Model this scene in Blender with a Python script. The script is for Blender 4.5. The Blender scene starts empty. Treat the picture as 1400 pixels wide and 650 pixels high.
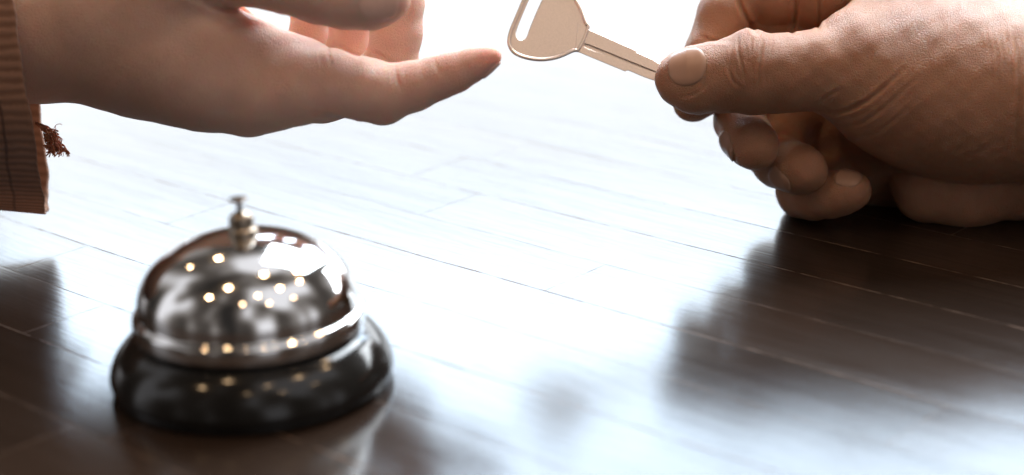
import bpy, bmesh, math, random, time
import numpy as np

T0 = time.time()
random.seed(7)
rng = np.random.default_rng(7)
C = bpy.context.scene.collection
VOX_SCALE = 1.0            # raise for a quick, coarse preview

# ------------------------------------------------------------------ camera
F_PX, PITCH, ROLL, CAM_H = 2600.0, math.radians(19.0), math.radians(1.4), 225.0     # millimetres
Fw = np.array([0, math.cos(PITCH), -math.sin(PITCH)])
_R0 = np.array([1.0, 0, 0]); _D0 = np.array([0, -math.sin(PITCH), -math.cos(PITCH)])
Rt = math.cos(ROLL) * _R0 + math.sin(ROLL) * _D0
Dn = -math.sin(ROLL) * _R0 + math.cos(ROLL) * _D0
CAM = np.array([0, 0, CAM_H])

def cam_to_world(p):                      # camera-space mm (right, down, forward) -> world metres
    p = np.asarray(p, float)
    return (CAM + p[..., 0:1] * Rt + p[..., 1:2] * Dn + p[..., 2:3] * Fw) * 0.001

def ray_z(px, py, z=0.0):                 # where a sight line meets height z (mm) -> world mm
    v = Fw + Rt * (px - 700) / F_PX + Dn * (py - 325) / F_PX
    t = (z - CAM_H) / v[2]
    return CAM + v * t

cam_d = bpy.data.cameras.new('camera'); cam = bpy.data.objects.new('camera', cam_d); C.objects.link(cam)
from mathutils import Matrix, Vector
M3 = Matrix((Rt, -Dn, -Fw)).transposed()
cam.matrix_world = Matrix.Translation(Vector(CAM * 0.001)) @ M3.to_4x4()
cam_d.sensor_width = 36; cam_d.lens = F_PX / 1400 * 36
cam_d.clip_start = 0.02; cam_d.clip_end = 50
cam_d.dof.use_dof = True; cam_d.dof.focus_distance = 0.664; cam_d.dof.aperture_fstop = 5.0
bpy.context.scene.camera = cam

# ------------------------------------------------------------------ materials
def new_mat(name):
    m = bpy.data.materials.new(name); m.use_nodes = True
    nt = m.node_tree; b = nt.nodes['Principled BSDF']
    return m, nt, b

def N(nt, t, **kw):
    n = nt.nodes.new(t)
    for k, v in kw.items():
        if k in n.inputs: n.inputs[k].default_value = v
        else: setattr(n, k, v)
    return n

def L(nt, a, b): nt.links.new(a, b)

def math_n(nt, op, a, b=None, c=None, clamp=False):
    n = nt.nodes.new('ShaderNodeMath'); n.operation = op; n.use_clamp = clamp
    for i, x in enumerate((a, b, c)):
        if x is None: continue
        if isinstance(x, (int, float)): n.inputs[i].default_value = x
        else: L(nt, x, n.inputs[i])
    return n.outputs[0]

def ramp(nt, fac, stops):
    r = nt.nodes.new('ShaderNodeValToRGB'); e = r.color_ramp.elements
    while len(e) < len(stops): e.new(0.5)
    for el, (p, c) in zip(e, stops):
        el.position = p; el.color = c if len(c) == 4 else (*c, 1)
    L(nt, fac, r.inputs[0]); return r.outputs[0]

def mix_col(nt, fac, a, b, mode='MIX'):
    n = nt.nodes.new('ShaderNodeMix'); n.data_type = 'RGBA'; n.blend_type = mode
    for i, x in ((0, fac), (6, a), (7, b)):
        if isinstance(x, (int, float)): n.inputs[i].default_value = x
        elif isinstance(x, tuple): n.inputs[i].default_value = (*x, 1) if len(x) == 3 else x
        else: L(nt, x, n.inputs[i])
    return n.outputs[2]

def skin_mat(name, base, dark, red, sss, rough, spec, pore, crease, tan=None):
    m, nt, b = new_mat(name)
    tc = N(nt, 'ShaderNodeTexCoord'); co = tc.outputs['Object']
    n1 = N(nt, 'ShaderNodeTexNoise', Scale=38.0, Detail=4.0, Roughness=0.6); L(nt, co, n1.inputs['Vector'])
    n2 = N(nt, 'ShaderNodeTexNoise', Scale=260.0, Detail=5.0, Roughness=0.65); L(nt, co, n2.inputs['Vector'])
    c1 = mix_col(nt, ramp(nt, n1.outputs[0], [(0.36, (0, 0, 0)), (0.66, (1, 1, 1))]), dark, base)
    c2 = mix_col(nt, math_n(nt, 'MULTIPLY', ramp(nt, n2.outputs[0], [(0.42, (0, 0, 0)), (0.75, (1, 1, 1))]), 0.35), c1, red)
    if tan:                                # skin turns darker from the palm and fingertips towards the arm
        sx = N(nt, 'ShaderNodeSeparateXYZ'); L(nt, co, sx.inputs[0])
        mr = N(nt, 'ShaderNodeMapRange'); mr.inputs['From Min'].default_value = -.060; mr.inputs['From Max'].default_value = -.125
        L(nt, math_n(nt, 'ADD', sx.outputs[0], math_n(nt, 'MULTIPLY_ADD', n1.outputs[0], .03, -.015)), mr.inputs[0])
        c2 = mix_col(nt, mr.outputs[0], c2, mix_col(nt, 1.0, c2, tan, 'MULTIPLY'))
    L(nt, c2, b.inputs['Base Color'])
    b.inputs['Subsurface Weight'].default_value = 1.0
    b.inputs['Subsurface Radius'].default_value = (1.0, 0.32, 0.16)
    b.inputs['Subsurface Scale'].default_value = sss
    b.inputs['Specular IOR Level'].default_value = spec
    L(nt, math_n(nt, 'MULTIPLY_ADD', n2.outputs[0], 0.22, rough - 0.11), b.inputs['Roughness'])
    # skin cells and fine lines
    wv = N(nt, 'ShaderNodeTexNoise', Scale=120.0, Detail=2.0); L(nt, co, wv.inputs['Vector'])
    va = N(nt, 'ShaderNodeVectorMath', operation='MULTIPLY_ADD'); L(nt, wv.outputs['Color'], va.inputs[0])
    va.inputs[1].default_value = (0.004,) * 3; L(nt, co, va.inputs[2])
    v = N(nt, 'ShaderNodeTexVoronoi', Scale=pore, feature='DISTANCE_TO_EDGE'); L(nt, va.outputs[0], v.inputs['Vector'])
    ve = ramp(nt, v.outputs['Distance'], [(0.0, (0, 0, 0)), (0.16, (1, 1, 1))])
    v2 = N(nt, 'ShaderNodeTexVoronoi', Scale=pore * 2.3, feature='DISTANCE_TO_EDGE'); L(nt, va.outputs[0], v2.inputs['Vector'])
    ve2 = ramp(nt, v2.outputs['Distance'], [(0.0, (0, 0, 0)), (0.2, (1, 1, 1))])
    h = math_n(nt, 'ADD', ve, math_n(nt, 'MULTIPLY', ve2, 0.5))
    h = math_n(nt, 'ADD', h, math_n(nt, 'MULTIPLY', n2.outputs[0], 1.0))
    bp = N(nt, 'ShaderNodeBump', Strength=1.0, Distance=crease); L(nt, h, bp.inputs['Height'])
    L(nt, bp.outputs[0], b.inputs['Normal'])
    return m

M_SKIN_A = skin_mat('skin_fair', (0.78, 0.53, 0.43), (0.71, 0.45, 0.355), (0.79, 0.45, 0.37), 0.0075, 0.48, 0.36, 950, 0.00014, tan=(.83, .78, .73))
M_SKIN_B = skin_mat('skin_tan', (0.53, 0.275, 0.165), (0.40, 0.195, 0.11), (0.55, 0.23, 0.145), 0.0035, 0.45, 0.45, 980, 0.00014)

def nail_mat(name, col, rough):
    m, nt, b = new_mat(name)
    tc = N(nt, 'ShaderNodeTexCoord')
    n1 = N(nt, 'ShaderNodeTexNoise', Scale=300.0, Detail=2.0); L(nt, tc.outputs['Object'], n1.inputs['Vector'])
    L(nt, mix_col(nt, n1.outputs[0], tuple(c * 0.85 for c in col), col), b.inputs['Base Color'])
    b.inputs['Roughness'].default_value = rough; b.inputs['Specular IOR Level'].default_value = 0.3
    return m
M_NAIL_A = nail_mat('fingernail_pink', (0.80, 0.50, 0.41), 0.34)
M_NAIL_B = nail_mat('fingernail_tan', (0.47, 0.265, 0.18), 0.34)

# ------------------------------------------------------------------ implicit-surface modelling
def smin(a, b, k):
    h = np.maximum(k - np.abs(a - b), 0) / k
    return np.minimum(a, b) - h * h * k * 0.25

class Hand:
    """A body of smoothly joined tapered bones. Points are (px, py, dz): picture units at depth d0 (mm), dz in the same units."""
    def __init__(s, d0): s.d0 = d0; s.s = d0 / F_PX; s.chains = []; s.grooves = []; s.lumps = 0.0
    def pt(s, q):
        d = s.d0 + q[2] * s.s
        return np.array([(q[0] - 700) * d / F_PX, (q[1] - 325) * d / F_PX, d], np.float32)
    def rad(s, q, r): return r * (s.d0 + q[2] * s.s) / F_PX
    def chain(s, nodes, k=8, root=None, kroot=30, spread=45, kmin=2.0, flat=None):
        """nodes: [(px,py,dz,r), ...] one finger or limb; root: where it melts into what is already there"""
        P = [s.pt(n) for n in nodes]; R = [s.rad(n, n[3]) for n in nodes]
        s.chains.append(dict(P=P, R=R, k=k * s.s, root=None if root is None else s.pt(root), kroot=kroot * s.s,
                             spread=spread * s.s, kmin=kmin * s.s))
    def groove(s, line, depth, width, zmax):
        """a skin crease: picture-unit polyline, on surfaces nearer than zmax"""
        s.grooves.append((np.array(line, np.float32), depth, width, s.d0 + zmax * s.s))
    def seg(s, p, a, b, ra, rb):
        ba = b - a; l2 = float(ba @ ba) + 1e-9
        pa = p - a
        t = np.clip(pa @ ba / l2, 0, 1)
        q = pa - t[:, None] * ba
        return np.sqrt(np.einsum('ij,ij->i', q, q)) - (ra + (rb - ra) * t)
    def eval(s, p, fine=True):
        d = None
        for c in s.chains:
            e = None
            P, R = c['P'], c['R']
            if len(P) == 1: e = np.linalg.norm(p - P[0], axis=1) - R[0]
            for i in range(len(P) - 1):
                x = s.seg(p, P[i], P[i + 1], R[i], R[i + 1])
                e = x if e is None else smin(e, x, c['k'])
            if d is None: d = e
            elif c['root'] is None: d = smin(d, e, c['kroot'])
            else:
                g = np.exp(-np.sum((p - c['root']) ** 2, axis=1) / c['spread'] ** 2)
                d = smin(d, e, c['kmin'] + (c['kroot'] - c['kmin']) * g)
        if fine:
            if s.lumps:
                q = p
                d = d + s.lumps * (np.sin(q[:, 0] * .31 + q[:, 1] * .22) * np.sin(q[:, 1] * .37 - q[:, 2] * .2 + 1) + .5 * np.sin(q[:, 0] * .71 + 2) * np.sin(q[:, 1] * .83 + q[:, 2] * .6))
            u = p[:, 0] / p[:, 2] * F_PX + 700; v = p[:, 1] / p[:, 2] * F_PX + 325
            for line, dep, w, zm in s.grooves:
                lo = line.min(0) - 4 * w; hi = line.max(0) + 4 * w
                idx = np.nonzero((u > lo[0]) & (u < hi[0]) & (v > lo[1]) & (v < hi[1]) & (p[:, 2] < zm))[0]
                if not len(idx): continue
                uu, vv = u[idx], v[idx]; best = np.full(len(idx), 1e9, np.float32); along = np.zeros(len(idx), np.float32)
                n = len(line) - 1
                for i in range(n):
                    a, b_ = line[i], line[i + 1]; ab = b_ - a
                    t = np.clip(((uu - a[0]) * ab[0] + (vv - a[1]) * ab[1]) / (ab @ ab), 0, 1)
                    dd = np.hypot(uu - a[0] - t * ab[0], vv - a[1] - t * ab[1])
                    m = dd < best; best = np.where(m, dd, best); along = np.where(m, (i + t) / n, along)
                fade = np.sin(np.clip(along, 0.03, 0.97) * math.pi) ** 0.5
                prof = np.exp(-(best / w) ** 2) - 0.35 * np.exp(-((best - 2.0 * w) / (1.0 * w)) ** 2)
                d[idx] += dep * fade * prof
        return d

    def mesh(s, vox, xmax=None):
        lo = np.min([q - r for c in s.chains for q, r in zip(c['P'], c['R'])], axis=0) - 4
        hi = np.max([q + r for c in s.chains for q, r in zip(c['P'], c['R'])], axis=0) + 4
        B = 8
        nb = np.ceil((hi - lo) / vox / B).astype(int) + 1
        n = nb * B
        vals = np.full(n, 9.0, np.float32)
        bc = np.stack(np.meshgrid(*[np.arange(k) for k in nb], indexing='ij'), -1).reshape(-1, 3)
        ctr = (lo + (bc * B + B / 2 - .5) * vox).astype(np.float32)
        d = s.eval(ctr, fine=False)
        half = vox * B * 0.87 + 1.6
        v6 = vals.reshape(nb[0], B, nb[1], B, nb[2], B)
        ins = d < -half
        bi = bc[ins]; v6[bi[:, 0], :, bi[:, 1], :, bi[:, 2], :] = -9.0
        act = bc[np.abs(d) <= half]
        off = np.stack(np.meshgrid(*[np.arange(B)] * 3, indexing='ij'), -1).reshape(-1, 3)
        for i in range(0, len(act), 1500):
            a = act[i:i + 1500]
            p = (lo + (a[:, None, :] * B + off[None]).reshape(-1, 3) * vox).astype(np.float32)
            v6[a[:, 0], :, a[:, 1], :, a[:, 2], :] = s.eval(p).reshape(len(a), B, B, B)
        return surface_nets(vals, lo, vox)

def surface_nets(v, lo, vox):
    s = v < 0
    n = np.array(v.shape)
    cnt = np.zeros(n - 1, np.uint8)
    for a in (0, 1):
        for b in (0, 1):
            for c in (0, 1):
                cnt += s[a:n[0] - 1 + a, b:n[1] - 1 + b, c:n[2] - 1 + c]
    cells = np.argwhere((cnt > 0) & (cnt < 8))
    idx = np.full(n - 1, -1, np.int32); idx[tuple(cells.T)] = np.arange(len(cells))
    acc = np.zeros((len(cells), 3)); num = np.zeros(len(cells))
    cor = [(a, b, c) for a in (0, 1) for b in (0, 1) for c in (0, 1)]
    for i, A in enumerate(cor):
        for Bc in cor[i + 1:]:
            if sum(abs(x - y) for x, y in zip(A, Bc)) != 1: continue
            va = v[tuple((cells + A).T)]; vb = v[tuple((cells + Bc).T)]
            m = (va < 0) != (vb < 0)
            t = np.where(m, va / np.where(m, va - vb, 1), 0)
            pos = np.array(A) + t[:, None] * (np.array(Bc) - np.array(A))
            acc += np.where(m[:, None], pos, 0); num += m
    verts = lo + (cells + acc / num[:, None]) * vox
    quads = []
    for ax in range(3):
        o = [0, 0, 0]; o[ax] = 1
        sa = s[:n[0] - o[0], :n[1] - o[1], :n[2] - o[2]]; sb = s[o[0]:, o[1]:, o[2]:]
        e = np.argwhere(sa != sb)
        b, c = (ax + 1) % 3, (ax + 2) % 3
        ok = (e[:, b] > 0) & (e[:, c] > 0) & (e[:, b] < n[b] - 1) & (e[:, c] < n[c] - 1)
        e = e[ok]
        def cell(db, dc):
            q = e.copy(); q[:, b] += db; q[:, c] += dc; return idx[tuple(q.T)]
        f = np.stack([cell(-1, -1), cell(0, -1), cell(0, 0), cell(-1, 0)], 1)
        inside = sa[tuple(e.T)]
        f[~inside] = f[~inside][:, ::-1]
        quads.append(f)
    return verts, np.concatenate(quads)

def np_mesh(name, V, Fc, mat, parent=None, smooth=True):
    me = bpy.data.meshes.new(name)
    k = Fc.shape[1]
    me.vertices.add(len(V)); me.vertices.foreach_set('co', np.asarray(V, np.float32).ravel())
    me.loops.add(len(Fc) * k); me.loops.foreach_set('vertex_index', Fc.astype(np.int32).ravel())
    me.polygons.add(len(Fc)); me.polygons.foreach_set('loop_start', np.arange(0, len(Fc) * k, k, dtype=np.int32))
    me.polygons.foreach_set('loop_total', np.full(len(Fc), k, np.int32))
    if smooth: me.polygons.foreach_set('use_smooth', np.ones(len(Fc), bool))
    me.update(calc_edges=True); me.validate()
    me.materials.append(mat)
    o = bpy.data.objects.new(name, me); C.objects.link(o)
    if parent: o.parent = parent
    return o

def tag(o, label, cat, group=None, kind=None):
    if label: o['label'] = label
    if cat: o['category'] = cat
    if group: o['group'] = group
    if kind: o['kind'] = kind
    return o

def empty(name, loc):
    o = bpy.data.objects.new(name, None); C.objects.link(o); o.location = loc; o.empty_display_size = .01
    return o

def bm_obj(name, bm, mat, parent=None, smooth=True):
    me = bpy.data.meshes.new(name); bmesh.ops.recalc_face_normals(bm, faces=bm.faces); bm.to_mesh(me); bm.free()
    if smooth:
        for p in me.polygons: p.use_smooth = True
    me.materials.append(mat)
    o = bpy.data.objects.new(name, me); C.objects.link(o)
    if parent:
        o.parent = parent; o.matrix_parent_inverse = Matrix.Translation(parent.location).inverted()
    return o

def fingernail(hand, parent, mat, ctr, along, normal, length, width, lift=0.55, ns=22, nt_=18, sq=0.35, arch=0.0):
    """a nail plate laid on the fingertip: ctr (px,py,dz), along = toward the tip, normal = outward (camera space), sizes in picture units"""
    c = hand.pt(ctr); s = hand.s
    u = np.array(along, float); u /= np.linalg.norm(u)
    n = np.array(normal, float); n -= u * (n @ u); n /= np.linalg.norm(n)
    w = np.cross(n, u)
    S, Tt = np.meshgrid(np.linspace(-1, 1, ns), np.linspace(-1, 1, nt_), indexing='ij')
    # square -> rounded plate
    X = S * np.sqrt(1 - sq * Tt ** 2); Y = Tt * np.sqrt(1 - sq * S ** 2)
    base = c + u * (X * length * s * .5)[..., None] + w * (Y * width * s * .5)[..., None]
    p = (base + n * 14.0).reshape(-1, 3).astype(np.float32)
    nv = n.astype(np.float32)
    for _ in range(40):
        d = hand.eval(p, fine=False); p = (p - nv * np.clip(d, -2, 2)[:, None] * 0.8).astype(np.float32)
    flat = base.reshape(-1, 3)
    far = np.abs(hand.eval(p, fine=False)) > .25                       # past the side of the finger: wrap round it instead
    p[far] = (flat[far] + n * 1.0).astype(np.float32)
    for _ in range(14):
        d = hand.eval(p, fine=False); h = .15
        g = np.stack([hand.eval(p + np.eye(3, dtype=np.float32)[k] * h, fine=False) - d for k in range(3)], 1)
        g /= np.linalg.norm(g, axis=1, keepdims=True) + 1e-6
        p = (p - g * d[:, None] * .8).astype(np.float32)
    p = p.reshape(ns, nt_, 3)
    edge = np.maximum(np.abs(S), np.abs(Tt))
    side = np.clip((1 - np.maximum(np.abs(Tt), np.clip(-S, 0, 1))) * 5, 0, 1)      # sinks in at the sides and the root
    off = lift * (0.15 + 0.85 * side) + arch * (1 - Tt ** 2)
    top = p + n * off[..., None]
    bot = p - n * 0.5
    V = np.concatenate([top.reshape(-1, 3), bot.reshape(-1, 3)])
    q = []
    A = ns * nt_
    I = lambda i, j, b=0: i * nt_ + j + b * A
    for i in range(ns - 1):
        for j in range(nt_ - 1):
            q.append((I(i, j), I(i, j + 1), I(i + 1, j + 1), I(i + 1, j)))
            q.append((I(i, j, 1), I(i + 1, j, 1), I(i + 1, j + 1, 1), I(i, j + 1, 1)))
    for i in range(ns - 1):
        q.append((I(i, 0), I(i + 1, 0), I(i + 1, 0, 1), I(i, 0, 1)))
        q.append((I(i, nt_ - 1), I(i, nt_ - 1, 1), I(i + 1, nt_ - 1, 1), I(i + 1, nt_ - 1)))
    for j in range(nt_ - 1):
        q.append((I(0, j), I(0, j, 1), I(0, j + 1, 1), I(0, j + 1)))
        q.append((I(ns - 1, j), I(ns - 1, j + 1), I(ns - 1, j + 1, 1), I(ns - 1, j, 1)))
    me = np_mesh('fingernail', cam_to_world(V), np.array(q), mat, parent)
    bm = bmesh.new(); bm.from_mesh(me.data); bmesh.ops.recalc_face_normals(bm, faces=bm.faces); bm.to_mesh(me.data); bm.free()
    return me

#HANDS_A
# ------------------------------------------------------------------ the open hand (reaching in from the left)
A = Hand(634.0); A.lumps = 0.10
# forearm, wrist and palm
A.chain([(-620, 20, 120, 120), (-250, 20, 110, 112), (40, 32, 85, 97), (150, 42, 70, 93), (235, 68, 50, 90), (292, 92, 42, 80), (345, 110, 34, 67)], k=40)
A.chain([(60, 26, 130, 92), (240, 40, 190, 78), (335, 92, 230, 56)], kroot=60, k=30)            # little-finger side of the palm
A.chain([(200, 60, 120, 80), (360, 104, 165, 60)], kroot=60, k=30)
A.chain([(200, 60, 90, 80), (372, 114, 100, 56)], kroot=50, k=30)
A.chain([(343, 146, 30, 35)], kroot=30)                                                          # knuckle
# index finger, nearly straight
A.chain([(330, 112, 30, 64), (372, 122, 16, 56), (412, 117, 6, 52), (452, 115, 0, 46), (496, 122, 0, 42), (528, 127, 2, 38.5), (566, 118, 4, 33), (598, 107, 4, 29),
         (622, 98.5, 2, 27), (646, 88, 0, 22.5), (663, 81, -2, 16.5), (673, 77.5, -3, 12.5)], k=10, root=(372, 120, 20), kroot=30, spread=60)
A.chain([(524, 150, 4, 15)], root=(524, 150, 4), kroot=26, spread=60)                            # bent knuckle underneath
# middle, ring and little finger curling up behind
A.chain([(380, 118, 100, 52), (440, 124, 112, 43), (500, 118, 118, 38), (534, 92, 114, 36), (542, 45, 104, 34.5), (543, 5, 96, 36), (532, -42, 84, 33), (505, -85, 66, 29), (482, -106, 52, 22)],
        k=9, root=(390, 112, 100), kroot=36, spread=60)
A.chain([(372, 100, 165, 50), (425, 106, 178, 38), (462, 98, 184, 33), (479, 72, 184, 31), (480, 20, 172, 31), (468, -40, 150, 30), (440, -72, 124, 25), (424, -84, 112, 19)],
        k=9, root=(380, 98, 165), kroot=36, spread=60)
A.chain([(350, 90, 225, 46), (392, 92, 246, 32), (415, 76, 252, 29), (424, 48, 250, 27.5), (426, 14, 240, 27.5), (416, -28, 220, 26), (392, -54, 198, 21), (380, -62, 188, 16)],
        k=9, root=(350, 90, 225), kroot=30, spread=50)
# thumb lying across above the palm, and the web of skin to the index finger
A.chain([(150, 20, 30, 70), (250, -22, -10, 60), (318, -40, -32, 50), (376, -26, -46, 41), (436, -9, -55, 41), (474, -3, -60, 42), (508, -1, -64, 41), (528, -3, -66, 33), (540, -4, -68, 19)],
        k=10, root=(190, 10, 10), kroot=50, spread=120, kmin=4)
A.chain([(285, 50, -10, 44), (335, 76, 12, 42), (375, 84, 20, 40), (405, 90, 22, 39)], kroot=18, k=16)
A.chain([(318, 30, -6, 24), (345, 52, 10, 24), (372, 74, 20, 30), (425, 88, 24, 31)], kroot=12, k=14)
# creases
A.groove([(262, -6), (300, 8), (335, 15), (372, 20)], 1.5, 5.5, 40)
A.groove([(540, 92), (543, 108), (549, 122)], 0.55, 2.2, 60)
A.groove([(535, 92), (537, 106), (540, 117)], 0.40, 1.8, 60)
A.groove([(594, 82), (598, 92), (605, 103)], 0.40, 2.0, 60)
A.groove([(590, 84), (595, 95), (600, 104)], 0.25, 1.6, 60)
A.groove([(448, 66), (450, 78), (453, 90)], 0.45, 2.0, 60)
A.groove([(436, 66), (437, 78), (440, 88)], 0.25, 1.8, 60)
A.groove([(418, -12), (421, 4), (425, 16)], 0.35, 2.2, 0)
A.groove([(452, -10), (449, 4), (446, 14)], 0.30, 2.2, 0)
A.groove([(490, -10), (492, 4), (497, 16)], 0.35, 2.0, 0)
A.groove([(426, 155), (450, 160), (484, 167)], 0.9, 3.0, 60)
A.groove([(452, 55), (464, 62), (480, 71), (492, 78)], 0.6, 2.4, 260)
A.groove([(508, 70), (520, 76), (534, 84)], 0.5, 2.4, 160)

V, Fc = A.mesh(0.62 * VOX_SCALE)
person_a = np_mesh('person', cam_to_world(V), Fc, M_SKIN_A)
tag(person_a, 'person at the left holding out an open upturned hand from a wide brown ribbed sleeve', 'person')
fingernail(A, person_a, M_NAIL_A, (521, 0, -66), (1, 0.03, -.04), (0, .12, -1), 52, 56, sq=0.4)
fingernail(A, person_a, M_NAIL_A, (666, 88, 3), (.80, -.60, -.03), (.55, .82, .04), 34, 30, lift=.4, sq=.4)
#HANDS_B
# ------------------------------------------------------------------ the hand resting on the table and pinching the key
B = Hand(684.0); B.lumps = 0.16
# forearm, heel of the thumb, palm body
B.chain([(1980, 150, -260, 150), (1700, 150, -110, 128), (1440, 136, -10, 108), (1330, 128, 0, 112), (1262, 110, 0, 108), (1215, 92, 0, 84)], k=40)
B.chain([(1400, 120, 60, 100), (1270, 20, 90, 92), (1195, -55, 110, 60)], kroot=60, k=40)
B.chain([(1290, 90, 110, 90), (1190, 40, 140, 62)], kroot=60, k=40)
B.chain([(1300, 140, 120, 80), (1190, 130, 140, 60)], kroot=60, k=40)
B.chain([(1310, 200, 110, 70), (1195, 210, 120, 56)], kroot=60, k=40)
B.chain([(1025, 22, 84, 34), (1075, 40, 92, 30)])
B.chain([(1190, 226, 140, 56), (1300, 238, 116, 60)], kroot=20, k=20)
B.chain([(1300, 120, 110, 84), (1160, 120, 150, 70), (1130, 170, 150, 56)], kroot=30, k=30)
# heel of the hand on the table
B.chain([(1560, 225, 40, 60), (1400, 252, 46, 44), (1318, 265, 46, 46), (1264, 262, 50, 37), (1238, 240, 80, 28)], root=(1440, 220, 60), kroot=50, spread=90, kmin=3, k=20)
# thenar bulge hanging over it
B.chain([(1330, 138, -28, 100), (1262, 126, -30, 96), (1205, 118, -34, 78), (1165, 108, -40, 58)], kroot=30, k=30)
# index finger behind the key
B.chain([(1200, -40, 110, 62), (1115, -14, 92, 58), (1045, -12, 78, 52), (1014, -18, 66, 40), (990, 22, 50, 36), (970, 72, 40, 33), (958, 112, 32, 31), (950, 136, 28, 30), (945, 142, 27, 23)],
        k=9, root=(1195, -50, 110), kroot=40, spread=80)
# middle, ring and little finger folded under the thumb
B.chain([(1190, 20, 140, 56), (1090, 60, 130, 46), (1024, 92, 112, 40), (1010, 130, 80, 36), (1011, 164, 42, 34), (1020, 186, 14, 34), (1031, 199, -8, 33), (1034, 204, -16, 27)],
        k=9, root=(1190, 20, 140), kroot=40, spread=60)
B.chain([(1190, 115, 140, 52), (1110, 150, 130, 42), (1068, 178, 108, 38), (1056, 208, 72, 36), (1064, 221, 42, 35), (1084, 229, 14, 34), (1097, 232, -6, 32.5), (1103, 233, -14, 26)],
        k=9, root=(1190, 115, 140), kroot=36, spread=60)
B.chain([(1195, 200, 130, 48), (1140, 240, 122, 38), (1104, 262, 98, 35), (1097, 263, 66, 34), (1112, 267, 42, 32.5), (1138, 266, 16, 31), (1158, 262, 0, 29.5), (1167, 261, -6, 23)],
        k=9, root=(1195, 200, 130), kroot=34, spread=60)
# thumb
B.chain([(1230, 100, -26, 76), (1172, 88, -44, 62), (1120, 96, -54, 54.5), (1070, 101, -58, 52.5), (1028, 101, -60, 54), (988, 105, -58, 48), (956, 108, -56, 45), (938, 109, -54, 40), (927, 109, -53, 30)],
        k=10, root=(1190, 95, -40), kroot=40, spread=90, kmin=2)
B.chain([(1024, 62, -66, 17)], root=(1024, 62, -66), kroot=26, spread=60)
B.chain([(1160, 42, -34, 22), (1215, 4, 20, 30)], kroot=40)                                       # web of skin up to the index finger
B.chain([(947, 122, -66, 30)], root=(947, 122, -66), kroot=18, spread=60)
# creases
for ln, dp, wd in (([(1009, 48), (1010, 72), (1016, 94), (1019, 112)], .60, 1.9), ([(1030, 45), (1027, 62), (1027, 78)], .55, 1.8), ([(1044, 47), (1041, 72), (1038, 94), (1037, 118)], .65, 1.9),
                   ([(1055, 46), (1056, 60), (1053, 76)], .35, 1.8), ([(1003, 56), (1000, 72), (996, 91), (1003, 114), (1012, 124)], .35, 1.9), ([(1018, 60), (1023, 72), (1021, 90)], .30, 1.7),
                   ([(1048, 80), (1046, 100), (1049, 122)], .22, 1.8), ([(1027, 84), (1031, 100), (1029, 118)], .28, 1.7), ([(1010, 78), (1022, 84), (1037, 80)], .22, 1.7)):
    B.groove(ln, dp * .85, wd, -40)
B.groove([(926, 77), (945, 72), (961, 82), (966, 101), (961, 121), (946, 131), (928, 133)], .35, 2.0, -20)
B.groove([(996, 98), (1004, 112), (1016, 122)], .4, 2.2, -40)
B.groove([(1128, 152), (1142, 156), (1162, 150), (1186, 138), (1210, 118), (1236, 94)], .85, 3.0, 0)
B.groove([(1150, 176), (1180, 168), (1206, 150), (1236, 122), (1262, 100)], .35, 3.0, 0)
B.groove([(1166, 190), (1200, 182), (1232, 156), (1262, 128)], .25, 3.0, 0)
B.groove([(1120, 142), (1134, 130), (1150, 122)], .5, 2.6, 0)
for k in range(7):
    x = 1346 + k * 9
    B.groove([(x, 30 + (k % 3) * 8), (x + 8, 70), (x + 10, 110 + (k % 2) * 22)], .16, 2.2, 0)
B.groove([(1386, 40), (1394, 90), (1392, 150), (1388, 200)], .45, 3.5, 0)
for a, b_ in (((1302, 212), (1340, 172)), ((1288, 220), (1318, 186)), ((1322, 216), (1366, 180)), ((1350, 214), (1386, 190))):
    B.groove([a, ((a[0] + b_[0]) / 2 + 4, (a[1] + b_[1]) / 2 + 5), b_], .13, 3.0, 0)
B.groove([(1008, -10), (1012, 8), (1022, 28), (1034, 46)], 1.1, 3.2, 120)
B.groove([(1089, -10), (1087, 20), (1083, 46)], 1.2, 3.0, 160)
B.groove([(1121, -10), (1120, 20), (1118, 42)], 0.9, 2.6, 160)
B.groove([(958, 50), (976, 56), (998, 57)], .4, 2.4, 120)

V, Fc = B.mesh(0.50 * VOX_SCALE)
person_b = np_mesh('person', cam_to_world(V), Fc, M_SKIN_B)
tag(person_b, 'person at the right with a tanned fist resting on the table and pinching the key', 'person')
fingernail(B, person_b, M_NAIL_B, (938, 101, -54), (-1, .02, .05), (-.22, -.22, -1), 50, 58, sq=0.45, lift=.5)
fingernail(B, person_b, M_NAIL_B, (1082, 238, 0), (.55, .62, -.55), (-.80, .50, -.38), 42, 38, sq=.45, lift=.35)
fingernail(B, person_b, M_NAIL_B, (1164, 252, -4), (.85, .12, -.5), (.1, -.35, -1), 36, 34, sq=.45, lift=.35)
fingernail(B, person_b, M_NAIL_B, (1010, 196, 2), (.3, .8, -.55), (-.95, .25, -.1), 44, 40, sq=.45)
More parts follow.
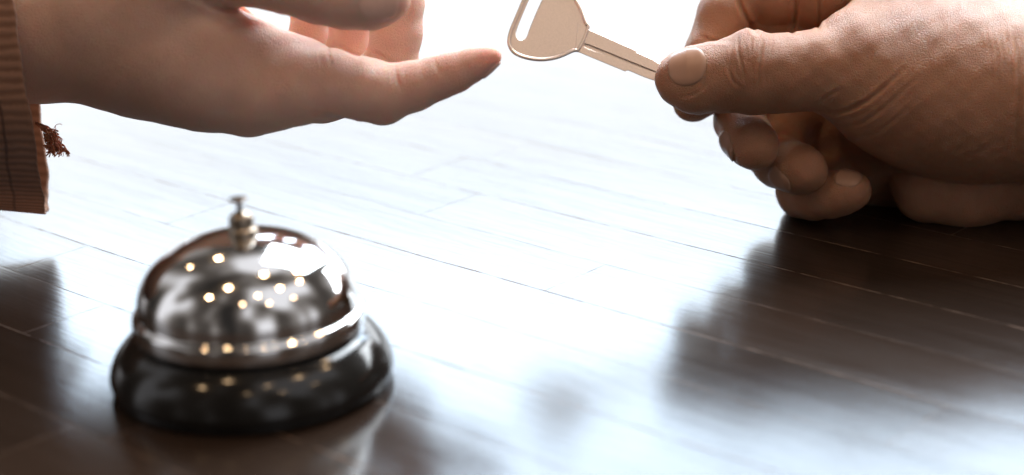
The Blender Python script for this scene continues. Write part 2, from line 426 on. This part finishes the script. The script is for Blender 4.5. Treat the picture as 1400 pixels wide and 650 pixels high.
#REST
# ------------------------------------------------------------------ ribbed sleeve
def cloth_mat(name, ca, cb, thread):
    m, nt, b = new_mat(name)
    uv = N(nt, 'ShaderNodeUVMap'); sp = N(nt, 'ShaderNodeSeparateXYZ'); L(nt, uv.outputs[0], sp.inputs[0])
    tc = N(nt, 'ShaderNodeTexCoord')
    n1 = N(nt, 'ShaderNodeTexNoise', Scale=160.0, Detail=5.0, Roughness=.7); L(nt, tc.outputs['Object'], n1.inputs['Vector'])
    # uv: x along the sleeve (mm), y round it (mm)
    rib = math_n(nt, 'SINE', math_n(nt, 'MULTIPLY', math_n(nt, 'ADD', sp.outputs[1], math_n(nt, 'MULTIPLY', n1.outputs[0], 2.6)), 2 * math.pi / 3.7))
    weave = math_n(nt, 'MULTIPLY', math_n(nt, 'SINE', math_n(nt, 'MULTIPLY', sp.outputs[0], 2 * math.pi / .75)), math_n(nt, 'SINE', math_n(nt, 'MULTIPLY', sp.outputs[1], 2 * math.pi / .65)))
    f = math_n(nt, 'ADD', math_n(nt, 'MULTIPLY', rib, .5), math_n(nt, 'MULTIPLY', n1.outputs[0], .9))
    col = mix_col(nt, math_n(nt, 'ADD', f, 0.05, clamp=True), ca, cb)
    col = mix_col(nt, math_n(nt, 'MULTIPLY_ADD', weave, .25, .25, clamp=True), col, thread)
    seam = ramp(nt, math_n(nt, 'ABSOLUTE', math_n(nt, 'SUBTRACT', math_n(nt, 'ADD', sp.outputs[0], math_n(nt, 'MULTIPLY', n1.outputs[0], .6)), 10.5)), [(.25, (1, 1, 1)), (.75, (0, 0, 0))])
    col = mix_col(nt, math_n(nt, 'MULTIPLY', seam, .7), col, tuple(c * .4 for c in ca))
    L(nt, col, b.inputs['Base Color'])
    tr = N(nt, 'ShaderNodeBsdfTranslucent'); L(nt, mix_col(nt, .5, col, thread), tr.inputs['Color'])
    ms = N(nt, 'ShaderNodeMixShader'); ms.inputs[0].default_value = .3; L(nt, b.outputs[0], ms.inputs[1]); L(nt, tr.outputs[0], ms.inputs[2])
    L(nt, ms.outputs[0], nt.nodes['Material Output'].inputs['Surface'])
    b.inputs['Roughness'].default_value = .95; b.inputs['Specular IOR Level'].default_value = .15
    b.inputs['Sheen Weight'].default_value = .35; b.inputs['Sheen Roughness'].default_value = .5
    h = math_n(nt, 'ADD', math_n(nt, 'MULTIPLY', weave, .35), math_n(nt, 'SUBTRACT', math_n(nt, 'ADD', math_n(nt, 'MULTIPLY', rib, .35), n1.outputs[0]), seam))
    bp = N(nt, 'ShaderNodeBump', Strength=.8, Distance=.0005); L(nt, h, bp.inputs['Height']); L(nt, bp.outputs[0], b.inputs['Normal'])
    return m
M_CLOTH = cloth_mat('brown_ribbed_cloth', (.20, .082, .046), (.47, .235, .145), (.55, .33, .22))
M_THREAD, nt_, b_ = new_mat('rust_thread')
b_.inputs['Base Color'].default_value = (.42, .17, .09, 1); b_.inputs['Roughness'].default_value = .9
b_.inputs['Subsurface Weight'].default_value = .4; b_.inputs['Subsurface Radius'].default_value = (1, .4, .2); b_.inputs['Subsurface Scale'].default_value = .001

def sleeve():
    # rings of an oval tube; hem leans like the cuff in the picture
    s = A.s; NS, NR = 260, 26
    Vv, UV = [], []
    wall = 1.1
    def ring(t, inset, front_only=0):
        # t: 0 at the hem -> 1 far up the arm
        out = []
        for i in range(NS):
            a = 2 * math.pi * i / NS
            ca, sa = math.cos(a), math.sin(a)
            # a=0 bottom; a=90 back; a=270 front
            yy = 95 + (199 - inset / s) * np.sign(ca) * abs(ca) ** 0.8 * (1 - .12 * t)
            zz = 100 + 140 * max(0, (yy - 40) / 253.0) ** 2 + (150 - inset / s) * np.sign(sa) * abs(sa) ** 0.9 + 10 * math.sin(yy * .02) * (1 - t)
            lean = (yy - 293) * (45 / 293.0)
            hem = 63 + lean + (15 * max(0, sa) if yy < 290 else 0) + 1.2 * math.sin(a * 9) + .6 * math.sin(a * 23 + 1)
            x = hem - t * 640
            yy2 = yy - t * 40 + 3 * math.sin(t * 9 + a * 2) * t
            out.append((x, yy2, zz, t * 640 * s))
        return out
    prof = [(0.004, 0.0)] + [(t, 0) for t in np.linspace(.012, 1, NR)]
    rings = [(0.0, .35)] + prof
    rows = [ring(0.004, wall - .2)] + [ring(t, i) for t, i in rings]
    inner = [ring(t, wall) for t in np.linspace(.006, 1, 14)]
    rows = inner[::-1] + rows[1:]
    for r in rows:
        acc = 0.0; last = None
        for i, q in enumerate(r):
            g = A.pt(q); acc += 0 if last is None else float(np.linalg.norm(g - last)); last = g
            Vv.append(g); UV.append((q[3], acc))
    Vv = np.array(Vv)
    q = []
    for k in range(len(rows) - 1):
        for i in range(NS):
            j = (i + 1) % NS
            q.append((k * NS + i, k * NS + j, (k + 1) * NS + j, (k + 1) * NS + i))
    o = np_mesh('sleeve', cam_to_world(Vv), np.array(q), M_CLOTH, person_a)
    me = o.data; uvl = me.uv_layers.new(name='UVMap')
    for lp in me.loops: uvl.data[lp.index].uv = UV[lp.vertex_index]
    bm = bmesh.new(); bm.from_mesh(me); bmesh.ops.recalc_face_normals(bm, faces=bm.faces); bm.to_mesh(me); bm.free()
    return o
slv = sleeve()

def tube(bm, pts, r, sides=6, close=False, taper=1.0):
    pts = [Vector(p) for p in pts]; rows = []
    n = len(pts)
    up = Vector((.3, .2, .9))
    for i, p in enumerate(pts):
        t = (pts[min(i + 1, n - 1)] - pts[max(i - 1, 0)]).normalized()
        a = t.cross(up).normalized(); b = t.cross(a)
        rr = r * (1 + (taper - 1) * i / max(1, n - 1))
        rows.append([bm.verts.new(p + (a * math.cos(2 * math.pi * k / sides) + b * math.sin(2 * math.pi * k / sides)) * rr) for k in range(sides)])
    for i in range(n - 1):
        for k in range(sides):
            bm.faces.new((rows[i][k], rows[i][(k + 1) % sides], rows[i + 1][(k + 1) % sides], rows[i + 1][k]))
    bm.faces.new(rows[0]); bm.faces.new(rows[-1][::-1])

# frayed tuft of thread at the back of the hem
bm = bmesh.new()
W = lambda q: Vector(cam_to_world(A.pt(q)))
def strand(start, end, loose, turns, r):
    ph = random.uniform(0, 6.28); ph2 = random.uniform(0, 6.28); pts = []
    for t in np.linspace(0, 1, 26):
        e = loose * min(1, t * 2.2)
        pts.append(W((start[0] + (end[0] - start[0]) * t + e * math.cos(ph + turns * t * 6.28), start[1] + (end[1] - start[1]) * t + e * math.sin(ph + turns * t * 6.28),
                      start[2] + (end[2] - start[2]) * t + e * math.sin(ph2 + turns * 4 * t))))
    tube(bm, pts, r, 5)
for k in range(26):
    z = 150 + random.uniform(-4, 4)
    strand((50 + random.uniform(-2, 2), 168 + random.uniform(-3, 3), z), (74 + random.uniform(-5, 5), 184 + random.uniform(-4, 6), z), 1.8, 1.5, .00024)
for k in range(90):
    z = 150 + random.uniform(-14, 14); q = random.random()
    strand((62 + 12 * q + random.uniform(-4, 4), 180 + 5 * q + random.uniform(-4, 3), z), (64 + 20 * q + random.uniform(-3, 4), 208 + random.uniform(-9, 5), z + random.uniform(-8, 8)), random.uniform(1.5, 4), random.uniform(.8, 2.2), .00022)
for k in range(14):
    strand((80 + random.uniform(-3, 3), 198 + random.uniform(-5, 4), 150), (93 + random.uniform(-2, 2), 211 + random.uniform(-3, 2), 150 + random.uniform(-4, 4)), 2.2, 1.2, .00022)
for k in range(12):
    strand((70 + random.uniform(-8, 8), 190 + random.uniform(-8, 8), 150), (78 + random.uniform(-16, 14), 180 + random.uniform(-14, 36), 150 + random.uniform(-9, 9)), 3.5, 1.6, .00011)
tuft = bm_obj('thread_tassel', bm, M_THREAD, None); tuft.parent = slv
tuft['label'] = 'frayed rust thread tuft'

# ------------------------------------------------------------------ key
def metal(name, col, rough, metallic=1.0, var=.12, scale=900, bump=.00003, spots=None):
    m, nt, b = new_mat(name)
    tc = N(nt, 'ShaderNodeTexCoord')
    n1 = N(nt, 'ShaderNodeTexNoise', Scale=scale, Detail=6.0, Roughness=.7); L(nt, tc.outputs['Object'], n1.inputs['Vector'])
    n2 = N(nt, 'ShaderNodeTexNoise', Scale=scale * .12, Detail=3.0); L(nt, tc.outputs['Object'], n2.inputs['Vector'])
    c = mix_col(nt, ramp(nt, n1.outputs[0], [(.3, (0, 0, 0)), (.7, (1, 1, 1))]), tuple(x * (1 - var) for x in col), tuple(min(1, x * (1 + var * .6)) for x in col))
    L(nt, c, b.inputs['Base Color']); b.inputs['Metallic'].default_value = metallic
    L(nt, math_n(nt, 'MULTIPLY_ADD', n2.outputs[0], .15, rough - .075), b.inputs['Roughness'])
    if bump:
        bp = N(nt, 'ShaderNodeBump', Strength=1.0, Distance=bump); L(nt, n1.outputs[0], bp.inputs['Height']); L(nt, bp.outputs[0], b.inputs['Normal'])
    return m
M_KEY = metal('worn_nickel_brass', (.74, .64, .59), .38, .9, .08, 1400, .00004)

KEY_D = 683.0
KS = KEY_D / F_PX
def kp(x, y, z=0.0):          # picture units -> world, on the key's own plane (tilted a little back at the top)
    d = KEY_D + z + (60 - y) * KS * .28 + (x - 800) * KS * .02
    return Vector(cam_to_world(np.array([(x - 700) * d / F_PX, (y - 325) * d / F_PX, d])))
AX = np.array([800.0, 53.0]); AD = np.array([.9216, .3882]); AN = np.array([-AD[1], AD[0]])
def mirror(p):
    p = np.array(p) - AX; return tuple(AX + AD * (p @ AD) - AN * (p @ AN))
low = [(793, 71.5), (786, 70.5), (779, 73.5), (768, 78.8), (755, 82.5), (741, 84), (727, 83), (713, 79.5), (703, 75), (696.5, 68), (693.5, 59), (694.3, 50), (697.5, 39), (702.5, 27.5)]
def smooth_closed(pts, n=2):
    P = [np.array(p, float) for p in pts]
    for _ in range(n):
        Q = []
        for i in range(len(P)):
            a, b = P[i], P[(i + 1) % len(P)]; Q += [a * .75 + b * .25, a * .25 + b * .75]
        P = Q
    return [tuple(p) for p in P]
bow_out = low + [mirror(p) for p in low[::-1]]
bow_out = smooth_closed(bow_out, 2)
slot_low = [(723, 41), (720.3, 51), (715, 55), (708.5, 53.5), (705.2, 47), (707, 39.5), (711, 29)]
slot_sym = slot_low + [mirror(p) for p in slot_low[::-1]]
slot_sym = smooth_closed(slot_sym, 2)

def offset_loop(P, d):
    P = [np.array(p, float) for p in P]; n = len(P); out = []
    area = sum(P[i][0] * P[(i + 1) % n][1] - P[(i + 1) % n][0] * P[i][1] for i in range(n))
    sg = 1 if area > 0 else -1
    for i in range(n):
        t = (P[(i + 1) % n] - P[i - 1]).astype(float); t /= np.linalg.norm(t) + 1e-9
        out.append(tuple(P[i] + sg * d * np.array([-t[1], t[0]])))
    return out

def plate(name, outer, holes, z0, z1, mat, parent, bev=0.0):
    """flat metal plate: outer loop and holes in picture units on the key's plane, z0 front, z1 back (mm)"""
    bm = bmesh.new()
    loops = [outer] + holes
    edges_f, ringsF, ringsB = [], [], []
    for k, lp in enumerate(loops):
        f = [bm.verts.new(kp(x, y, z0)) for x, y in (offset_loop(lp, bev if k == 0 else -bev) if bev else lp)]
        ringsF.append(f)
        for i in range(len(f)): edges_f.append(bm.edges.new((f[i], f[(i + 1) % len(f)])))
    bmesh.ops.triangle_fill(bm, use_beauty=True, edges=edges_f)
    edges_b = []
    for k, lp in enumerate(loops):
        g = [bm.verts.new(kp(x, y, z1)) for x, y in (offset_loop(lp, bev if k == 0 else -bev) if bev else lp)]
        ringsB.append(g)
        for i in range(len(g)): edges_b.append(bm.edges.new((g[i], g[(i + 1) % len(g)])))
    bmesh.ops.triangle_fill(bm, use_beauty=True, edges=edges_b)
    for k, lp in enumerate(loops):
        f, g = ringsF[k], ringsB[k]; n = len(f)
        if bev:
            bz = bev * KS
            m1 = [bm.verts.new(kp(x, y, z0 + bz)) for x, y in lp]; m2 = [bm.verts.new(kp(x, y, z1 - bz)) for x, y in lp]
            seq = [f, m1, m2, g]
        else: seq = [f, g]
        for a, b in zip(seq, seq[1:]):
            for i in range(n): bm.faces.new((a[i], a[(i + 1) % n], b[(i + 1) % n], b[i]))
    return bm_obj(name, bm, mat, parent, smooth=False)

key = empty('key', kp(800, 53))
tag(key, 'tan metal key with a slotted bow, pinched by the hand at the right', 'key')
bow = plate('bow', bow_out, [slot_sym], -0.75, 0.75, M_KEY, key, bev=1.2)
# raised rim round the bow
rim = bmesh.new()
def rim_row(off, z): return [rim.verts.new(kp(x, y, z)) for x, y in offset_loop(bow_out, off)]
for sgn in (1, -1):
    rows = [rim_row(o, sgn * z) for o, z in ((-0.6, -.55), (-.2, -1.0), (1.2, -1.25), (2.8, -1.3), (4.2, -1.1), (5.0, -.74))]
    for a, b in zip(rows, rows[1:]):
        n = len(a)
        for i in range(n): rim.faces.new((a[i], a[(i + 1) % n], b[(i + 1) % n], b[i]))
rim_o = bm_obj('rim', rim, M_KEY, None); rim_o.parent = bow
# blade: upper land, groove, lower land
blade_out = [(790, 31), (800, 35), (804, 40), (809, 42), (869, 68.5), (870.5, 71.5), (892, 81), (905, 89), (926, 98), (932, 108), (922, 114), (900, 112.5), (881, 106), (858, 96.3), (855, 98.2), (794, 73), (786, 70)]
gr = [(799, 60), (803, 60.5), (927, 110.8), (926, 112.8), (803, 66.5), (798.5, 63.5)]
blade = plate('blade', blade_out, [gr], -0.95, 0.95, M_KEY, key, bev=.7)
floor_ = plate('groove', [(797, 58), (803, 59), (928, 109), (927, 114), (803, 69), (797, 66)], [], -0.25, 0.25, M_KEY, None)
floor_.parent = blade

# ------------------------------------------------------------------ service bell
M_CHROME, nt_, b_ = new_mat('polished_chrome')
b_.inputs['Base Color'].default_value = (.80, .795, .79, 1); b_.inputs['Metallic'].default_value = 1
tc = N(nt_, 'ShaderNodeTexCoord'); nz = N(nt_, 'ShaderNodeTexNoise', Scale=60.0, Detail=4.0); L(nt_, tc.outputs['Object'], nz.inputs['Vector'])
L(nt_, math_n(nt_, 'MULTIPLY_ADD', nz.outputs[0], .05, .055), b_.inputs['Roughness'])
M_BLACK, nt_, b_ = new_mat('black_enamel')
b_.inputs['Base Color'].default_value = (.014, .013, .012, 1); b_.inputs['Roughness'].default_value = .12
b_.inputs['Specular IOR Level'].default_value = .42
nz = N(nt_, 'ShaderNodeTexNoise', Scale=140.0, Detail=5.0); tc = N(nt_, 'ShaderNodeTexCoord'); L(nt_, tc.outputs['Object'], nz.inputs['Vector'])
L(nt_, math_n(nt_, 'MULTIPLY_ADD', nz.outputs[0], .14, .06), b_.inputs['Roughness'])
M_STEEL = metal('aged_steel', (.36, .30, .24), .30, 1.0, .2, 500, .00002)

M_BRONZE = metal('dark_bronze', (.17, .135, .11), .34, 1.0, .2, 500, .00002)

def lathe(name, prof, mat, parent, seg=128, tilt=None):
    bm = bmesh.new(); rows = []
    for r, z in prof:
        if r < 1e-6: rows.append([bm.verts.new((0, 0, z * .001))])
        else: rows.append([bm.verts.new((r * .001 * math.cos(2 * math.pi * i / seg), r * .001 * math.sin(2 * math.pi * i / seg), z * .001)) for i in range(seg)])
    for a, b in zip(rows, rows[1:]):
        for i in range(seg):
            j = (i + 1) % seg
            if len(a) == 1: bm.faces.new((a[0], b[i], b[j]))
            elif len(b) == 1: bm.faces.new((a[i], a[j], b[0]))
            else: bm.faces.new((a[i], a[j], b[j], b[i]))
    if tilt: bmesh.ops.transform(bm, matrix=tilt, verts=bm.verts)
    o = bm_obj(name, bm, mat, None); o.parent = parent
    return o

def spline(pts, n=6):                       # Catmull-Rom through profile points
    out = []
    P = [pts[0]] + list(pts) + [pts[-1]]
    for i in range(1, len(P) - 2):
        for t in np.linspace(0, 1, n, endpoint=False):
            a, b, c, d = (np.array(P[i + k], float) for k in (-1, 0, 1, 2))
            out.append(tuple(.5 * ((2 * b) + (c - a) * t + (2 * a - 5 * b + 4 * c - d) * t * t + (3 * b - a - 3 * c + d) * t ** 3)))
    out.append(tuple(pts[-1])); return out

bc = ray_z(347, 518)
bell = empty('service_bell', (bc[0] * .001, bc[1] * .001, 0.0))
tag(bell, 'chrome domed desk bell with a push button on a glossy black round base', 'bell')
lathe('base', [(0, .4), (38, .4)] + spline([(40.9, .3), (41.5, .7), (41.6, 1.7), (41.4, 2.1), (42.1, 2.6), (42.4, 4.4), (41.7, 7.2), (40.5, 9.8), (38.7, 12.3), (36.3, 14.6), (33.6, 16.3), (31.0, 17.0)]) + [(20, 17.0), (0, 17.0)], M_BLACK, bell)
dome_prof = spline([(33.4, 17.6), (34.2, 17.9), (34.5, 19.0), (34.5, 21.2), (34.3, 22.6), (33.6, 23.4), (32.9, 24.0), (32.7, 25.4)]) \
    + [(32.7 * math.cos(a) ** .92 if a < math.pi / 2 - 1e-6 else 0, 25.4 + 20.9 * math.sin(a) ** 1.02) for a in np.linspace(.06, math.pi / 2, 44)]
lathe('dome', dome_prof, M_CHROME, bell, seg=192)
tilt = Matrix.Translation((0, 0, .046)) @ Matrix.Rotation(math.radians(-3.5), 4, 'Y') @ Matrix.Diagonal((1, 1, .74, 1)) @ Matrix.Translation((0, 0, -.046))
plunger = lathe('plunger', spline([(4.4, 45.2), (4.5, 46.6), (4.3, 48.2), (3.8, 48.8), (3.5, 49.4), (3.7, 50.2), (3.7, 52.0), (3.4, 53.6), (2.7, 54.7), (1.7, 55.4), (.9, 55.8)], 4) + [(.3, 55.9)], M_STEEL, bell, 64, tilt)
lathe('button', [(.85, 55.5), (.85, 58.2)] + spline([(.85, 58.6), (1.0, 59.3), (1.6, 60.0), (2.7, 60.5), (2.8, 60.9), (2.3, 61.2)], 4) + [(0, 61.3)], M_BRONZE, bell, 64, tilt)

# ------------------------------------------------------------------ table top of narrow dark boards
M_TABLE, nt, b = new_mat('dark_varnished_boards')
tc = N(nt, 'ShaderNodeTexCoord'); mp = N(nt, 'ShaderNodeMapping'); mp.inputs['Rotation'].default_value = (0, 0, math.radians(41.8))
L(nt, tc.outputs['Object'], mp.inputs['Vector']); sp = N(nt, 'ShaderNodeSeparateXYZ'); L(nt, mp.outputs[0], sp.inputs[0])
BW, BL = .0332, .31
warp = N(nt, 'ShaderNodeTexNoise', Scale=22.0, Detail=2.0); L(nt, mp.outputs[0], warp.inputs['Vector'])
vv = math_n(nt, 'ADD', sp.outputs[1], math_n(nt, 'MULTIPLY_ADD', warp.outputs[0], .0012, -.0006 - (.519 - 15 * BW) + 20 * BW))
vq = math_n(nt, 'DIVIDE', vv, BW); row = math_n(nt, 'FLOOR', vq)
wn = N(nt, 'ShaderNodeTexWhiteNoise', noise_dimensions='1D'); L(nt, row, wn.inputs['W'])
uq = math_n(nt, 'ADD', math_n(nt, 'DIVIDE', math_n(nt, 'ADD', sp.outputs[0], 5.0), BL), wn.outputs['Value'])
col_i = math_n(nt, 'FLOOR', uq)
def edge(fr, size):
    f = math_n(nt, 'FRACT', fr)
    return math_n(nt, 'MULTIPLY', math_n(nt, 'MINIMUM', f, math_n(nt, 'SUBTRACT', 1.0, f)), size)
dv = edge(vq, BW); du = edge(uq, BL)
lw = N(nt, 'ShaderNodeTexNoise', Scale=70.0, Detail=3.0, Roughness=.7); L(nt, tc.outputs['Object'], lw.inputs['Vector'])
width = math_n(nt, 'MULTIPLY', ramp(nt, lw.outputs[0], [(.38, (.06, .06, .06)), (.66, (1, 1, 1))]), .00046)
rw = N(nt, 'ShaderNodeTexWhiteNoise', noise_dimensions='1D'); L(nt, math_n(nt, 'ADD', math_n(nt, 'ROUND', vq), .37), rw.inputs['W'])
line_v = math_n(nt, 'LESS_THAN', dv, math_n(nt, 'MULTIPLY', width, math_n(nt, 'MULTIPLY_ADD', rw.outputs['Value'], 1.1, .35)))
line_u = math_n(nt, 'LESS_THAN', du, math_n(nt, 'MULTIPLY', width, .65))
line = math_n(nt, 'MAXIMUM', line_v, line_u)
# grain, stretched along the boards
gm = N(nt, 'ShaderNodeMapping'); gm.inputs['Scale'].default_value = (7, 170, 1); L(nt, mp.outputs[0], gm.inputs['Vector'])
cb = N(nt, 'ShaderNodeCombineXYZ'); L(nt, math_n(nt, 'MULTIPLY_ADD', col_i, 3.7, math_n(nt, 'MULTIPLY', row, 1.3)), cb.inputs[2])
ga = N(nt, 'ShaderNodeVectorMath', operation='ADD'); L(nt, gm.outputs[0], ga.inputs[0]); L(nt, cb.outputs[0], ga.inputs[1])
gn = N(nt, 'ShaderNodeTexNoise', Scale=1.6, Detail=6.0, Roughness=.65); L(nt, ga.outputs[0], gn.inputs['Vector'])
wn2 = N(nt, 'ShaderNodeTexWhiteNoise', noise_dimensions='2D'); cb2 = N(nt, 'ShaderNodeCombineXYZ'); L(nt, row, cb2.inputs[0]); L(nt, col_i, cb2.inputs[1]); L(nt, cb2.outputs[0], wn2.inputs['Vector'])
base = mix_col(nt, gn.outputs[0], (.010, .0068, .005), (.028, .0175, .0125))
base = mix_col(nt, math_n(nt, 'MULTIPLY', wn2.outputs['Value'], .45), base, (.038, .023, .016))
base = mix_col(nt, line, base, (.105, .064, .042))
# small dents and worn specks
sn = N(nt, 'ShaderNodeTexNoise', Scale=45.0, Detail=4.0, Roughness=.6)
sm = N(nt, 'ShaderNodeMapping'); sm.inputs['Scale'].default_value = (.45, 1.5, 1); L(nt, mp.outputs[0], sm.inputs['Vector']); L(nt, sm.outputs[0], sn.inputs['Vector'])
speck = ramp(nt, sn.outputs[0], [(.68, (0, 0, 0)), (.74, (1, 1, 1))])
L(nt, base, b.inputs['Base Color'])
rn = N(nt, 'ShaderNodeTexNoise', Scale=9.0, Detail=4.0); L(nt, tc.outputs['Object'], rn.inputs['Vector'])
rough = math_n(nt, 'ADD', math_n(nt, 'MULTIPLY_ADD', gn.outputs[0], .09, .096), math_n(nt, 'MULTIPLY', rn.outputs[0], .08))
rough = math_n(nt, 'ADD', rough, math_n(nt, 'MULTIPLY', math_n(nt, 'MAXIMUM', line, math_n(nt, 'MULTIPLY', speck, .25)), .30))
L(nt, rough, b.inputs['Roughness']); fv = math_n(nt, 'MULTIPLY_ADD', math_n(nt, 'FRACT', vq), 2.0, -1.0); cup = math_n(nt, 'SUBTRACT', 1.0, math_n(nt, 'MULTIPLY', fv, fv))
fm = N(nt, 'ShaderNodeMapping'); fm.inputs['Scale'].default_value = (40, 800, 1); L(nt, mp.outputs[0], fm.inputs['Vector'])
fn = N(nt, 'ShaderNodeTexNoise', Scale=1.0, Detail=3.0, Roughness=.6); L(nt, fm.outputs[0], fn.inputs['Vector'])
wear = math_n(nt, 'ADD', math_n(nt, 'MULTIPLY', ramp(nt, gn.outputs[0], [(.30, (0, 0, 0)), (.70, (1, 1, 1))]), .5), math_n(nt, 'MULTIPLY', ramp(nt, fn.outputs[0], [(.30, (0, 0, 0)), (.70, (1, 1, 1))]), .5))
spec = math_n(nt, 'MULTIPLY_ADD', wear, .20, .20)                       # varnish worn thin along the grain
L(nt, math_n(nt, 'MULTIPLY', spec, math_n(nt, 'MULTIPLY_ADD', line, -.7, 1.0)), b.inputs['Specular IOR Level'])
hgt = math_n(nt, 'SUBTRACT', math_n(nt, 'ADD', math_n(nt, 'MULTIPLY_ADD', fn.outputs[0], .13, math_n(nt, 'MULTIPLY', gn.outputs[0], .10)), math_n(nt, 'MULTIPLY', math_n(nt, 'MULTIPLY', cup, wn2.outputs['Value']), .28)), math_n(nt, 'MULTIPLY_ADD', line, .45, math_n(nt, 'MULTIPLY', speck, .08)))
bp = N(nt, 'ShaderNodeBump', Strength=.6, Distance=.0006); L(nt, hgt, bp.inputs['Height']); L(nt, bp.outputs[0], b.inputs['Normal'])
bm = bmesh.new()
bmesh.ops.create_cube(bm, size=1); bmesh.ops.scale(bm, vec=(2.4, 1.35, .04), verts=bm.verts); bmesh.ops.translate(bm, vec=(0, .575, -.02), verts=bm.verts)
bmesh.ops.bevel(bm, geom=bm.edges[:], offset=.003, segments=3, affect='EDGES')
table = bm_obj('table_top', bm, M_TABLE, None, smooth=False)
tag(table, 'dark varnished table of narrow boards reflecting the window', 'table', kind='structure')

# ------------------------------------------------------------------ light
def area(name, loc, target, sx, sy, radiance, col):
    d = bpy.data.lights.new(name, 'AREA'); d.shape = 'RECTANGLE'; d.size = sx; d.size_y = sy
    d.energy = radiance * sx * sy * math.pi; d.color = col
    o = bpy.data.objects.new(name, d); C.objects.link(o); o.location = loc
    o.rotation_euler = (Vector(target) - Vector(loc)).to_track_quat('-Z', 'Z').to_euler(); return o
area('window_light', (.135, 2.3, .375), (.135, .5, .28), 1.67, .48, 4.2, (.90, .955, 1.0))     # lower panes: the street
area('window_light', (.135, 2.3, .865), (.135, .5, .35), 1.67, .49, 15.0, (.68, .835, 1.0))    # upper panes: the sky
area('upper_window_fill', (.70, 2.15, 1.85), (0, .6, .1), 1.3, 1.25, 22.0, (.86, .94, 1.0))  # added top light for the palms, set above the window panes
area('side_window_light', (1.42, 1.95, .60), (0, .6, .10), .95, .74, 15.0, (.90, .96, 1.0))
for az, el in ((-123, 56), (-126, 75), (42, 76), (30, 53), (51, 54), (73, 52), (104, 63), (152, 65), (180, 54), (143, 49), (109, 44), (-45, 43), (-26, 50)):
    dist = (1.75 - .04) / math.sin(math.radians(el))
    d = bpy.data.lights.new('bulb', 'POINT'); high = el >= 50 and abs(az) < 130
    d.energy = 7.5 if high else 3.0; d.shadow_soft_size = .058 if high else .044; d.color = (1, .66, .36) if high else (1, .66, .36)
    o = bpy.data.objects.new('bulb', d); C.objects.link(o)
    o.location = (-.078 + dist * math.cos(math.radians(el)) * math.sin(math.radians(az)), .525 + dist * math.cos(math.radians(el)) * math.cos(math.radians(az)), 1.75)

w = bpy.data.worlds.new('World'); bpy.context.scene.world = w; w.use_nodes = True; nt = w.node_tree
bg = nt.nodes['Background']; tc = N(nt, 'ShaderNodeTexCoord')
wm = N(nt, 'ShaderNodeMapping'); wm.inputs['Scale'].default_value = (1.2, 1.2, .22); L(nt, tc.outputs['Generated'], wm.inputs['Vector'])
n1 = N(nt, 'ShaderNodeTexNoise', Scale=2.2, Detail=0.6, Roughness=.4); L(nt, wm.outputs[0], n1.inputs['Vector'])
L(nt, ramp(nt, n1.outputs[0], [(.32, (.03, .027, .025)), (.47, (.11, .095, .085)), (.57, (.36, .335, .32)), (.67, (1.1, 1.1, 1.15))]), bg.inputs['Color'])
bg.inputs['Strength'].default_value = .9

sc = bpy.context.scene
sc.view_settings.view_transform = 'Standard'; sc.view_settings.look = 'None'; sc.view_settings.exposure = 0; sc.view_settings.gamma = 1
sc.cycles.max_bounces = 8; sc.cycles.use_denoising = True
print('script time', time.time() - T0)
